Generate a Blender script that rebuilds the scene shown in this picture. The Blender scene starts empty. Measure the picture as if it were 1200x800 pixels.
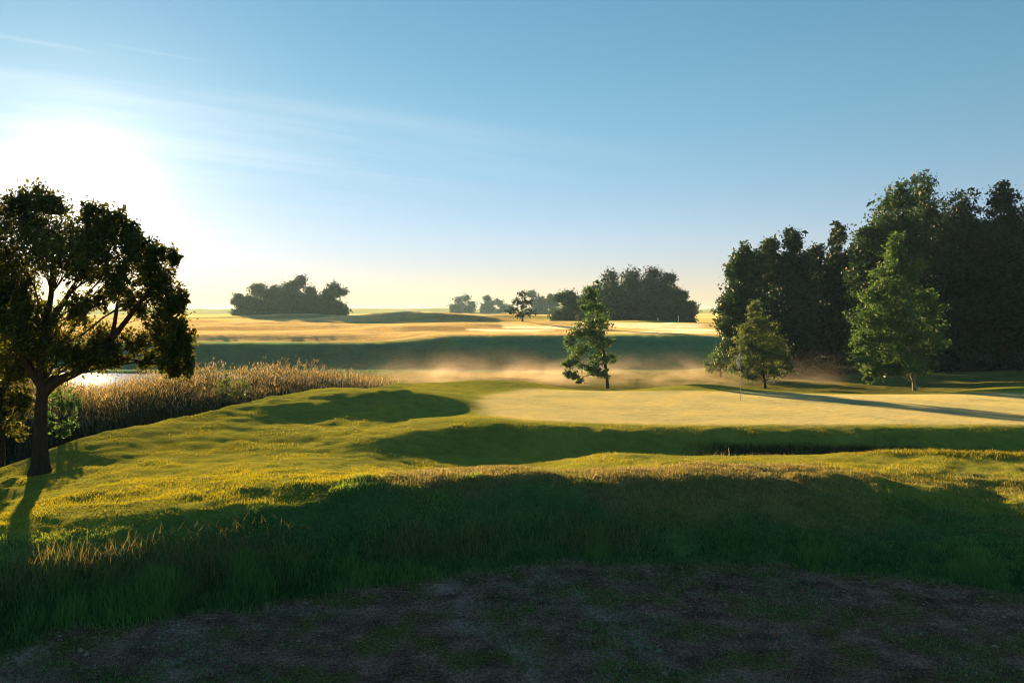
import bpy, math, random
import numpy as np
R = math.radians
rng = np.random.default_rng(7)
C = bpy.context.scene.collection
CAM_Z, F, HOR = 3.8, 900.0, 367.0
SUN_EL, SUN_AZ = 7.35, -29.5          # degrees; azimuth from +Y towards +X
HAZE_D, MIST_D = .00018, .095
SKY_TINT = (1.18, 1.12, 1.02)

# ------------------------------------------------------------------ helpers
def at(px, py, d):
    return np.array([(px - 600) / F * d, d, CAM_Z + (HOR - py) / F * d])

def tag(o, label=None, cat=None, group=None, kind=None):
    if label: o['label'] = label
    if cat: o['category'] = cat
    if group: o['group'] = group
    if kind: o['kind'] = kind
    return o

def mesh_obj(name, verts, faces, mat, parent=None, smooth=True, attrs=None):
    """faces: (n,3) or (n,4) int array or list of such arrays"""
    verts = np.asarray(verts, dtype=np.float32)
    fl = faces if isinstance(faces, list) else [faces]
    fl = [np.asarray(f, dtype=np.int32) for f in fl if len(f)]
    me = bpy.data.meshes.new(name)
    me.vertices.add(len(verts)); me.vertices.foreach_set('co', verts.ravel())
    nl = sum(f.size for f in fl); nf = sum(len(f) for f in fl)
    me.loops.add(nl); me.polygons.add(nf)
    me.loops.foreach_set('vertex_index', np.concatenate([f.ravel() for f in fl]))
    tot = np.concatenate([np.full(len(f), f.shape[1], np.int32) for f in fl])
    st = np.concatenate([[0], np.cumsum(tot)[:-1]]).astype(np.int32)
    me.polygons.foreach_set('loop_start', st); me.polygons.foreach_set('loop_total', tot)
    me.polygons.foreach_set('use_smooth', np.full(nf, smooth))
    if attrs:
        for k, v in attrs.items():
            v = np.asarray(v, dtype=np.float32)
            if v.ndim == 1:
                a = me.attributes.new(k, 'FLOAT', 'POINT'); a.data.foreach_set('value', v)
            else:
                a = me.attributes.new(k, 'FLOAT_COLOR', 'POINT')
                a.data.foreach_set('color', np.c_[v, np.ones(len(v))].astype(np.float32).ravel())
    me.update(); me.validate()
    me.materials.append(mat)
    o = bpy.data.objects.new(name, me); C.objects.link(o)
    if parent is not None: o.parent = parent
    return o

def empty(name, loc):
    o = bpy.data.objects.new(name, None); C.objects.link(o); o.location = loc
    o.empty_display_size = .3
    return o

def hash2(ix, iy, s):
    h = (ix.astype(np.int64) * 374761393 + iy.astype(np.int64) * 668265263 + s * 974711) & 0xffffffff
    h = ((h ^ (h >> 13)) * 1274126177) & 0xffffffff
    return ((h ^ (h >> 16)) & 0xffff) / 65535.0

def vnoise(x, y, s=0):
    ix, iy = np.floor(x), np.floor(y)
    fx, fy = x - ix, y - iy
    fx = fx * fx * fx * (fx * (fx * 6 - 15) + 10); fy = fy * fy * fy * (fy * (fy * 6 - 15) + 10)
    a, b = hash2(ix, iy, s), hash2(ix + 1, iy, s)
    c, d = hash2(ix, iy + 1, s), hash2(ix + 1, iy + 1, s)
    return (a * (1 - fx) + b * fx) * (1 - fy) + (c * (1 - fx) + d * fx) * fy - .5

def fbm(x, y, s=0, o=3):
    return sum(vnoise(x * 2 ** i, y * 2 ** i, s + i) / 2 ** i for i in range(o))

def sstep(a, b, x):
    t = np.clip((x - a) / (b - a), 0, 1)
    return t * t * (3 - 2 * t)

def sdist(x, y, poly):
    """signed distance to a polygon, positive inside"""
    x, y = np.asarray(x, float), np.asarray(y, float)
    d2 = np.full(x.shape, 1e18); ins = np.zeros(x.shape, bool)
    n = len(poly)
    for i in range(n):
        ax, ay = poly[i]; bx, by = poly[(i + 1) % n]
        ex, ey = bx - ax, by - ay
        t = np.clip(((x - ax) * ex + (y - ay) * ey) / (ex * ex + ey * ey), 0, 1)
        d2 = np.minimum(d2, (x - ax - t * ex) ** 2 + (y - ay - t * ey) ** 2)
        cr = (ay > y) != (by > y)
        if ay != by: ins ^= cr & (x < ex * (y - ay) / (by - ay) + ax)
    return np.where(ins, 1, -1) * np.sqrt(d2)

def smooth_poly(pts, it=2):
    for _ in range(it):
        q = []
        for i in range(len(pts)):
            a, b = pts[i], pts[(i + 1) % len(pts)]
            q += [(a[0] * .75 + b[0] * .25, a[1] * .75 + b[1] * .25), (a[0] * .25 + b[0] * .75, a[1] * .25 + b[1] * .75)]
        pts = q
    return pts

# ------------------------------------------------------------------ terrain: surveyed section lines (bearing -> distance: height)
FAR_A = {64: -1.3, 67: -1.2, 74: -1.6, 79: -1.55, 84: .4, 88: .58, 90: .4, 94: .15, 97.5: 1.0, 100: 1.12, 130: 1.25, 200: 1.7, 300: 2.1, 450: 2.6, 700: 4.6, 900: 8.0, 1200: 5, 3000: 3, 5000: 3}
FAR_B = {64: -1.15, 68: -1.3, 76: -1.7, 80: -1.4, 90: 1.1, 93: 1.35, 97: 1.3, 120: 1.6, 170: 1.9, 230: 1.9, 300: 2.3, 450: 2.7, 700: 4.8, 900: 8.0, 1200: 5, 3000: 3, 5000: 3}
FAR_C = {60: -.9, 66: -.6, 80: -.2, 100: 1.0, 130: 1.5, 200: 1.9, 300: 2.1, 450: 2.6, 700: 4.8, 900: 8.3, 1200: 5, 3000: 3, 5000: 3}
SEC = {
 -300: ({1: 0, 7.7: 0, 8.6: .35, 9.8: .75, 12: .55, 18: .0, 24: .1, 40: 0, 50: -.8}, FAR_A),
 0:   ({1: 0, 8.6: 0, 9.6: .45, 10.7: .80, 12.5: .56, 18.4: -.12, 24: .1, 30: .3, 40: .2, 50: -.8}, FAR_A),
 100: ({1: 0, 9.2: 0, 10.2: .45, 11.4: .84, 13: .66, 18: .12, 21: .42, 25: .5, 40: .2, 50: -.8}, FAR_A),
 200: ({1: 0, 9.6: 0, 10.6: .45, 11.9: .86, 13.5: .7, 17: .3, 20: .12, 24.3: .38, 27: .5, 40: .2, 50: -.8}, FAR_A),
 300: ({1: 0, 10: 0, 11: .45, 12.4: .9, 14: .76, 17: .38, 21: .12, 24: .2, 28: .5, 31: .5, 40: .2, 50: -.8}, FAR_A),
 360: ({1: 0, 10.3: 0, 11.3: .45, 12.8: .92, 14.3: .78, 17: .38, 21: .10, 23.5: .12, 26: .02, 29: .62, 32: .58, 40: .2, 50: -.9}, FAR_A),
 440: ({1: 0, 10.7: 0, 11.8: .5, 13.1: .94, 14.5: .78, 17: .32, 20.5: .0, 23: .2, 26: .12, 27.8: -.05, 30.5: .76, 32.5: .68, 36: .3, 41: .1, 46: -.8, 52: -1.1}, FAR_A),
 505: ({1: 0, 11.0: 0, 12.0: .5, 13.3: .97, 14.6: .8, 17: .2, 20: -.2, 21.8: -.2, 23.6: .28, 26.5: .2, 28.5: .0, 31: .64, 33: .52, 36: .15, 41: .08, 46: -.9, 52: -1.1}, FAR_B),
 560: ({1: 0, 11.3: 0, 12.2: .5, 13.4: .98, 14.6: .8, 16.7: .2, 20: -.28, 22.3: -.32, 24.2: .38, 27: .2, 30: .1, 34: .04, 38: .05, 41.5: .28, 44: -.2, 47: -1.0, 52: -1.1}, FAR_B),
 620: ({1: 0, 11.5: 0, 12.4: .5, 13.5: .98, 14.7: .8, 16.7: .2, 20: -.25, 22.5: -.35, 24.4: .24, 27: .12, 30: .06, 34: .02, 38: .02, 41: .24, 44: -.3, 47: -1.0, 52: -1.1}, FAR_B),
 680: ({1: 0, 11.6: 0, 12.4: .5, 13.5: .98, 14.7: .82, 16.7: .3, 20: .0, 22.6: -.33, 24.4: .16, 27: .09, 30: .04, 34: .0, 37.5: -.02, 40: -.25, 46: -.95, 50: -1.1, 60: -1.1}, FAR_B),
 743: ({1: 0, 11.6: 0, 12.4: .5, 13.5: .98, 14.8: .84, 16.5: .45, 20: .22, 22.6: -.3, 24.4: .14, 27: .08, 30: .03, 34: .0, 37.5: -.02, 40: -.2, 46: -.95, 50: -1.1, 60: -1.1}, FAR_B),
 820: ({1: 0, 11.6: 0, 12.4: .5, 13.5: .97, 14.9: .84, 16.5: .55, 20: .1, 22.4: -.4, 23: -.4, 24.5: .12, 27: .07, 30: .03, 34: .0, 38: .03, 41: .17, 44: -.4, 50: -1.1, 60: -1.1}, FAR_B),
 900: ({1: 0, 11.5: 0, 12.3: .45, 13.5: .92, 15: .78, 18.5: .3, 20: .12, 21.6: -.42, 23: -.45, 24.5: .12, 27: .07, 30: .03, 34: .0, 38.5: -.08, 44: -.7, 50: -1.15, 60: -1.0}, FAR_C),
 1000: ({1: 0, 11.3: 0, 12.2: .28, 13.5: .58, 15: .68, 18: .42, 19.2: .36, 20.6: -.35, 23: -.45, 24.5: .12, 27: .06, 30: .03, 35: -.03, 40: -.4, 46: -.9, 60: -.9}, FAR_C),
 1100: ({1: 0, 10.9: 0, 11.7: .15, 13.2: .35, 15: .55, 17.6: .4, 18.7: .42, 20.4: -.35, 23.2: -.45, 24.8: .1, 27: .05, 30: .02, 36: -.05, 40: -.4, 46: -.9, 52: -.85, 60: -.7}, FAR_C),
 1200: ({1: 0, 10.4: 0, 11.2: .10, 12.8: .28, 15: .48, 17: .42, 18.2: .5, 20: -.2, 23.4: -.4, 25.2: .08, 27: .04, 30: .02, 38: -.1, 46: -.3, 60: -.5}, FAR_C),
 1500: ({1: 0, 9.7: 0, 10.6: .15, 12.5: .4, 15: .55, 17.5: .5, 20: .0, 24: -.2, 26: .05, 30: .0, 46: -.3, 60: -.5}, FAR_C),
}
MOUNDS = [(412, 205, 9, 7, 1.1), (455, 195, 10, 6, 1.5), (500, 190, 11, 6, 1.3), (545, 185, 9, 6, .9), (300, 150, 16, 6, .8), (250, 120, 9, 5, .5), (380, 128, 12, 5, .6), (470, 108, 8, 4, .5), (540, 116, 8, 4, .6), (628, 125, 8, 3, .4), (706, 122, 9, 3, .45), (740, 145, 9, 4, .5), (830, 120, 7, 3, .4), (350, 240, 20, 8, 1.2), (590, 230, 16, 8, 1.2)]
SAND = [(640, 112, 7, 4), (760, 118, 9, 5), (815, 108, 8, 4), (800, 99, 9, 2.2), (600, 104, 6, 2.5), (770, 128, 8, 4)]
NU, UA, UB = 900, math.log(1.0), math.log(5000)
U = np.linspace(UA, UB, NU)
PXS = np.array(sorted(SEC))
def _section(k):
    a, b = SEC[k]
    p = dict(a); m = max(a)
    for q, v in b.items():
        if q > m + 2: p[q] = v
    ks = sorted(p); uu = np.log(ks); vv = np.array([p[q] for q in ks])
    # monotone cubic (Fritsch-Carlson)
    h = np.diff(uu); dl = np.diff(vv) / h; m_ = np.zeros(len(uu))
    for i in range(1, len(uu) - 1):
        if dl[i - 1] * dl[i] > 0: m_[i] = 2 / (1 / dl[i - 1] + 1 / dl[i])
    i = np.clip(np.searchsorted(uu, U) - 1, 0, len(h) - 1)
    t = (U - uu[i]) / h[i]
    t = np.clip(t, 0, 1)
    return ((1 + 2 * t) * (1 - t) ** 2 * vv[i] + t * (1 - t) ** 2 * h[i] * m_[i] + t * t * (3 - 2 * t) * vv[i + 1] + t * t * (t - 1) * h[i] * m_[i + 1])
GP = np.arange(-300, 1501, 10.0)
_S = np.array([_section(k) for k in PXS])
_G = np.array([np.interp(GP, PXS, _S[:, j]) for j in range(NU)]).T          # (px, u)
def _gauss(a, s, ax):
    n = int(3 * s) + 1; k = np.exp(-.5 * (np.arange(-n, n + 1) / s) ** 2); k /= k.sum()
    pad = [(0, 0), (0, 0)]; pad[ax] = (n, n)
    return np.apply_along_axis(lambda v: np.convolve(v, k, 'valid'), ax, np.pad(a, pad, mode='edge'))
_G = _gauss(_gauss(_G, 2.0, 1), 2.6, 0)

POND = smooth_poly([(-140, 6), (-40, 13), (-20, 16.6), (-13.4, 18.9), (-12.2, 20), (-11.8, 22), (-11.1, 25.3), (-9.8, 29.4), (-8.2, 33.5), (-6.3, 38.5),
                    (-5.6, 43), (-6.5, 49), (-10, 56), (-15, 63), (-24, 66), (-50, 67), (-140, 70)], 2)
WATER_Z = -1.35
def polar(x, y):
    th = np.arctan2(x, y)
    lim = math.atan(1.0)
    r = np.hypot(x, y)
    px = 600 + F * np.tan(np.clip(th, -lim, lim))
    d = r * np.cos(np.clip(np.abs(th), 0, lim))
    return np.clip(px, -300, 1500), np.maximum(d, 1.001)
def ground_z(x, y, fine=True):
    x, y = np.asarray(x, float), np.asarray(y, float)
    px, d = polar(x, y)
    a = np.clip((px + 300) / 10.0, 0, len(GP) - 1.001); u = np.clip((np.log(d) - UA) / (UB - UA) * (NU - 1), 0, NU - 1.001)
    i, j = a.astype(int), u.astype(int); fa, fu = a - i, u - j
    z = (_G[i, j] * (1 - fa) * (1 - fu) + _G[i + 1, j] * fa * (1 - fu) + _G[i, j + 1] * (1 - fa) * fu + _G[i + 1, j + 1] * fa * fu)
    sd = sdist(x, y, POND) + .35 * fbm(x * .5, y * .5, 40, 2)
    z = z + (np.minimum(z, -2.3) - z) * sstep(-.15, 2.0, sd)
    if fine:
        rough = sstep(0, .8, edge_d(x, y)) * (1 - sstep(14, 26, d))
        z = z + rough * (.13 * fbm(x * .8, y * .8, 3, 3) + .04 * fbm(x * 3.1, y * 3.1, 9, 2))
        hump = sstep(.3, 1.2, edge_d(x, y)) * (1 - sstep(14.2, 16, d)) * sstep(760, 1000, px)
        z = z + hump * .17 * fbm(x * 1.3 + 3, y * 1.7, 33, 3)
        far = sstep(75, 130, d)
        z = z + far * .9 * fbm(x * .012, y * .03, 21, 3) * np.clip(d / 250, .35, 6)
        for mp_, md, wx, wy, mh in MOUNDS:
            mx = (mp_ - 600) / F * md
            z = z + 1.15 * mh * np.exp(-.5 * ((x - mx) / wx) ** 2) * np.exp(-.5 * ((y - md) / np.where(y < md, wy * .55, wy)) ** 2)
        gm = sstep(24, 26, d) * (1 - sstep(40, 46, d)) * (px > 480)
        z = z + (1 - gm) * (1 - rough) * (1 - far) * sstep(9, 12, d) * (.10 * fbm(x * .5, y * .5, 5, 3) + .05 * fbm(x * 1.7, y * 1.7, 6, 3))
    return z
EDGE = np.array([(-300, 7.7), (0, 8.65), (100, 9.2), (300, 10.0), (450, 10.75), (640, 11.62), (900, 11.55), (1050, 11.1), (1200, 10.4), (1500, 9.7)])
def edge_d(x, y):
    """metres beyond the far edge of the dirt track (negative on the track)"""
    px, d = polar(x, y)
    return d - np.interp(px, EDGE[:, 0], EDGE[:, 1]) - .16 * fbm(x * 1.3, y * 1.3, 12, 3)

def gz(x, y): return float(ground_z(np.array([x]), np.array([y]))[0])

# ------------------------------------------------------------------ materials
def new_mat(name):
    m = bpy.data.materials.new(name); m.use_nodes = True
    nt = m.node_tree; nt.nodes.clear()
    out = nt.nodes.new('ShaderNodeOutputMaterial')
    return m, nt, out
def N(nt, t, **kw):
    n = nt.nodes.new(t)
    for k, v in kw.items():
        if k in n.inputs: n.inputs[k].default_value = v
        else: setattr(n, k, v)
    return n
def noise(nt, vec, scale, detail=4, rough=.55):
    n = N(nt, 'ShaderNodeTexNoise'); n.inputs['Scale'].default_value = scale
    n.inputs['Detail'].default_value = detail; n.inputs['Roughness'].default_value = rough
    nt.links.new(vec, n.inputs['Vector']); return n.outputs['Fac']
def ramp(nt, fac, stops):
    r = N(nt, 'ShaderNodeValToRGB'); e = r.color_ramp.elements
    while len(e) < len(stops): e.new(.5)
    for el, (p, c) in zip(e, stops):
        el.position = p; el.color = (*c, 1) if len(c) == 3 else c
    nt.links.new(fac, r.inputs['Fac']); return r.outputs['Color']
def mix(nt, fac, a, b, mode='MIX'):
    m = N(nt, 'ShaderNodeMix', data_type='RGBA', blend_type=mode)
    for s, v in ((0, fac), (6, a), (7, b)):
        if isinstance(v, (int, float)): m.inputs[s].default_value = v
        elif isinstance(v, tuple): m.inputs[s].default_value = (*v, 1)
        else: nt.links.new(v, m.inputs[s])
    return m.outputs[2]
def math_(nt, op, a, b=0.0, clamp=False):
    m = N(nt, 'ShaderNodeMath', operation=op, use_clamp=clamp)
    for s, v in ((0, a), (1, b)):
        if isinstance(v, (int, float)): m.inputs[s].default_value = v
        else: nt.links.new(v, m.inputs[s])
    return m.outputs[0]

def ground_material():
    m, nt, out = new_mat('ground_grass')
    tc = N(nt, 'ShaderNodeTexCoord'); v = tc.outputs['Object']
    col = N(nt, 'ShaderNodeAttribute', attribute_name='zone').outputs['Color']
    rgh = N(nt, 'ShaderNodeAttribute', attribute_name='rough').outputs['Fac']
    dirt = N(nt, 'ShaderNodeAttribute', attribute_name='dirt').outputs['Fac']
    n1, n2, n3 = noise(nt, v, .35, 5), noise(nt, v, 2.3, 6, .65), noise(nt, v, 22, 5, .7)
    f = ramp(nt, n1, [(.3, (.72, .78, .8)), (.5, (1, 1, 1)), (.7, (1.25, 1.12, .85))])
    c = mix(nt, 1, col, f, 'MULTIPLY')
    f2 = ramp(nt, n2, [(.3, (.6, .66, .6)), (.5, (1, 1, 1)), (.72, (1.35, 1.22, 1.0))])
    c = mix(nt, rgh, c, mix(nt, 1, c, f2, 'MULTIPLY'))
    f3 = ramp(nt, n3, [(.3, (.55, .55, .5)), (.52, (1, 1, 1)), (.7, (1.4, 1.35, 1.2))])
    c = mix(nt, math_(nt, 'MULTIPLY_ADD', rgh, .6), c, mix(nt, 1, c, f3, 'MULTIPLY'))
    # bare earth of the track: damp soil, moss and weed patches, wheel ruts
    d1 = noise(nt, v, 1.1, 6, .65); grit = noise(nt, v, 60, 3, .7)
    soil = ramp(nt, n2, [(.3, (.06, .034, .023)), (.5, (.14, .08, .054)), (.7, (.24, .145, .10))])
    moss = mix(nt, math_(nt, 'MULTIPLY', ramp(nt, d1, [(.48, (0, 0, 0)), (.6, (1, 1, 1))]), .75), soil, (.085, .09, .02))
    sx = N(nt, 'ShaderNodeSeparateXYZ'); mp = N(nt, 'ShaderNodeMapping'); mp.inputs['Rotation'].default_value = (0, 0, R(-24)); nt.links.new(v, mp.inputs['Vector'])
    nt.links.new(mp.outputs[0], sx.inputs[0])
    wob = math_(nt, 'ADD', sx.outputs[0], math_(nt, 'MULTIPLY', noise(nt, v, .5, 2), 1.3))
    rut = None
    for c0 in (-.9, .75, 4.1, 5.6):
        q = math_(nt, 'SUBTRACT', 1.0, math_(nt, 'MULTIPLY', math_(nt, 'ABSOLUTE', math_(nt, 'SUBTRACT', wob, c0)), 3.4), True)
        rut = q if rut is None else math_(nt, 'MAXIMUM', rut, q)
    brk = ramp(nt, noise(nt, v, 2.0, 6, .7), [(.42, (0, 0, 0)), (.62, (1, 1, 1))])
    moss = mix(nt, math_(nt, 'MULTIPLY', math_(nt, 'MULTIPLY', rut, brk), .8), moss, (.27, .19, .15))
    moss = mix(nt, 1, moss, ramp(nt, grit, [(.32, (.35, .35, .35)), (.5, (1, 1, 1)), (.68, (1.9, 1.8, 1.7))]), 'MULTIPLY')
    moss = mix(nt, 1, moss, ramp(nt, n3, [(.35, (.5, .5, .5)), (.5, (1, 1, 1)), (.66, (1.6, 1.6, 1.6))]), 'MULTIPLY')
    c = mix(nt, dirt, c, moss)
    b = N(nt, 'ShaderNodeBsdfPrincipled'); nt.links.new(c, b.inputs['Base Color'])
    b.inputs['Roughness'].default_value = .85; b.inputs['Specular IOR Level'].default_value = .0
    b.inputs['Sheen Roughness'].default_value = .45; nt.links.new(N(nt, 'ShaderNodeAttribute', attribute_name='fuzz').outputs['Fac'], b.inputs['Sheen Weight'])
    nt.links.new(mix(nt, 1, c, (4., 4., 4.), 'MULTIPLY'), b.inputs['Sheen Tint'])
    # bump: turf and clods
    hgt = math_(nt, 'ADD', math_(nt, 'MULTIPLY', n3, .035), math_(nt, 'MULTIPLY', n2, .16))
    bp = N(nt, 'ShaderNodeBump'); bp.inputs['Distance'].default_value = 1
    nt.links.new(math_(nt, 'MULTIPLY_ADD', rgh, .5), bp.inputs['Strength'])
    nt.links[-1].to_node  # keep
    nt.links.new(hgt, bp.inputs['Height']); nt.links.new(bp.outputs[0], b.inputs['Normal'])
    nt.links.new(b.outputs[0], out.inputs['Surface'])
    # MULTIPLY_ADD third input
    for n in nt.nodes:
        if n.type == 'MATH' and n.operation == 'MULTIPLY_ADD': n.inputs[2].default_value = .3 if abs(n.inputs[1].default_value - .6) < 1e-6 else .22
    return m

def leaf_material(name, col, trans=.45, tcol=None, var=.35):
    m, nt, out = new_mat(name)
    t = N(nt, 'ShaderNodeAttribute', attribute_name='tint').outputs['Fac']
    lo = tuple(c * (1 - min(.8, var * 1.4)) for c in col); hi = tuple(min(1, c * (1 + var * s)) for c, s in zip(col, (1.5, 1.15, .8)))
    c = ramp(nt, t, [(0, lo), (.5, col), (1, hi)])
    b = N(nt, 'ShaderNodeBsdfPrincipled'); b.inputs['Roughness'].default_value = .5; b.inputs['Specular IOR Level'].default_value = .15
    nt.links.new(c, b.inputs['Base Color'])
    tr = N(nt, 'ShaderNodeBsdfTranslucent')
    tc = tcol or (1.25, 1.25, .5)
    nt.links.new(mix(nt, 1, c, tc, 'MULTIPLY'), tr.inputs['Color'])
    ms = N(nt, 'ShaderNodeMixShader'); ms.inputs[0].default_value = trans
    nt.links.new(b.outputs[0], ms.inputs[1]); nt.links.new(tr.outputs[0], ms.inputs[2])
    nt.links.new(ms.outputs[0], out.inputs['Surface'])
    return m

def bark_material(name, col):
    m, nt, out = new_mat(name)
    tc = N(nt, 'ShaderNodeTexCoord')
    mp = N(nt, 'ShaderNodeMapping'); mp.inputs['Scale'].default_value = (9, 9, 2); nt.links.new(tc.outputs['Object'], mp.inputs['Vector'])
    n = noise(nt, mp.outputs[0], 2, 6, .7)
    c = ramp(nt, n, [(.3, tuple(x * .5 for x in col)), (.7, tuple(x * 1.4 for x in col))])
    b = N(nt, 'ShaderNodeBsdfPrincipled'); b.inputs['Roughness'].default_value = .95; b.inputs['Specular IOR Level'].default_value = .1
    nt.links.new(c, b.inputs['Base Color'])
    bp = N(nt, 'ShaderNodeBump'); bp.inputs['Strength'].default_value = .8; bp.inputs['Distance'].default_value = .05
    nt.links.new(n, bp.inputs['Height']); nt.links.new(bp.outputs[0], b.inputs['Normal'])
    nt.links.new(b.outputs[0], out.inputs['Surface'])
    return m

def plain(name, col, rough=.5, var=.15, scale=20):
    m, nt, out = new_mat(name)
    tc = N(nt, 'ShaderNodeTexCoord'); n = noise(nt, tc.outputs['Object'], scale, 4)
    c = ramp(nt, n, [(.3, tuple(x * (1 - var) for x in col)), (.7, tuple(min(1, x * (1 + var)) for x in col))])
    b = N(nt, 'ShaderNodeBsdfPrincipled'); b.inputs['Roughness'].default_value = rough
    nt.links.new(c, b.inputs['Base Color']); nt.links.new(b.outputs[0], out.inputs['Surface'])
    return m

def water_material():
    m, nt, out = new_mat('pond_water')
    tc = N(nt, 'ShaderNodeTexCoord')
    n = noise(nt, tc.outputs['Object'], 3.5, 4, .6); n2 = noise(nt, tc.outputs['Object'], .6, 3)
    b = N(nt, 'ShaderNodeBsdfPrincipled'); b.inputs['Base Color'].default_value = (.012, .016, .013, 1)
    b.inputs['Roughness'].default_value = .06; b.inputs['IOR'].default_value = 1.33
    bp = N(nt, 'ShaderNodeBump'); bp.inputs['Strength'].default_value = .35; bp.inputs['Distance'].default_value = .03
    nt.links.new(math_(nt, 'ADD', n, n2), bp.inputs['Height']); nt.links.new(bp.outputs[0], b.inputs['Normal'])
    nt.links.new(b.outputs[0], out.inputs['Surface'])
    return m

M_ground = ground_material()
M_water = water_material()
M_bark = bark_material('bark', (.045, .032, .022))
M_leaf = {
 'old': leaf_material('leaf_old', (.05, .072, .020), .5, (1.5, 1.2, .4)),
 'young': leaf_material('leaf_young', (.065, .13, .045), .42, (1.1, 1.2, .7)),
 'pale': leaf_material('leaf_pale', (.09, .13, .048), .45, (1.1, 1.2, .7)),
 'forest': leaf_material('leaf_forest', (.028, .066, .026), .30, (1.1, 1.2, .6)),
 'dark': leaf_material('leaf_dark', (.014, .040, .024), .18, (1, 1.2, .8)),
 'far': leaf_material('leaf_far', (.026, .055, .03), .25, (1.1, 1.2, .6)),
}
M_grass = leaf_material('grass_blades', (.085, .19, .055), .42, (1.4, 1.0, .4), .55)
M_turf = leaf_material('turf_blades', (.125, .16, .022), .5, (1.4, 1.1, .4), .35)
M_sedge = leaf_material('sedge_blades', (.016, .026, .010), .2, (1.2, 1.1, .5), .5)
M_dry = leaf_material('dry_grass', (.18, .18, .08), .45, (1.1, 1., .7), .4)
M_reed = leaf_material('reed', (.035, .048, .018), .25, (1.2, 1.1, .5), .5)
M_plume = leaf_material('reed_plume', (.25, .225, .13), .48, (1.1, 1.0, .7), .4)

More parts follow.
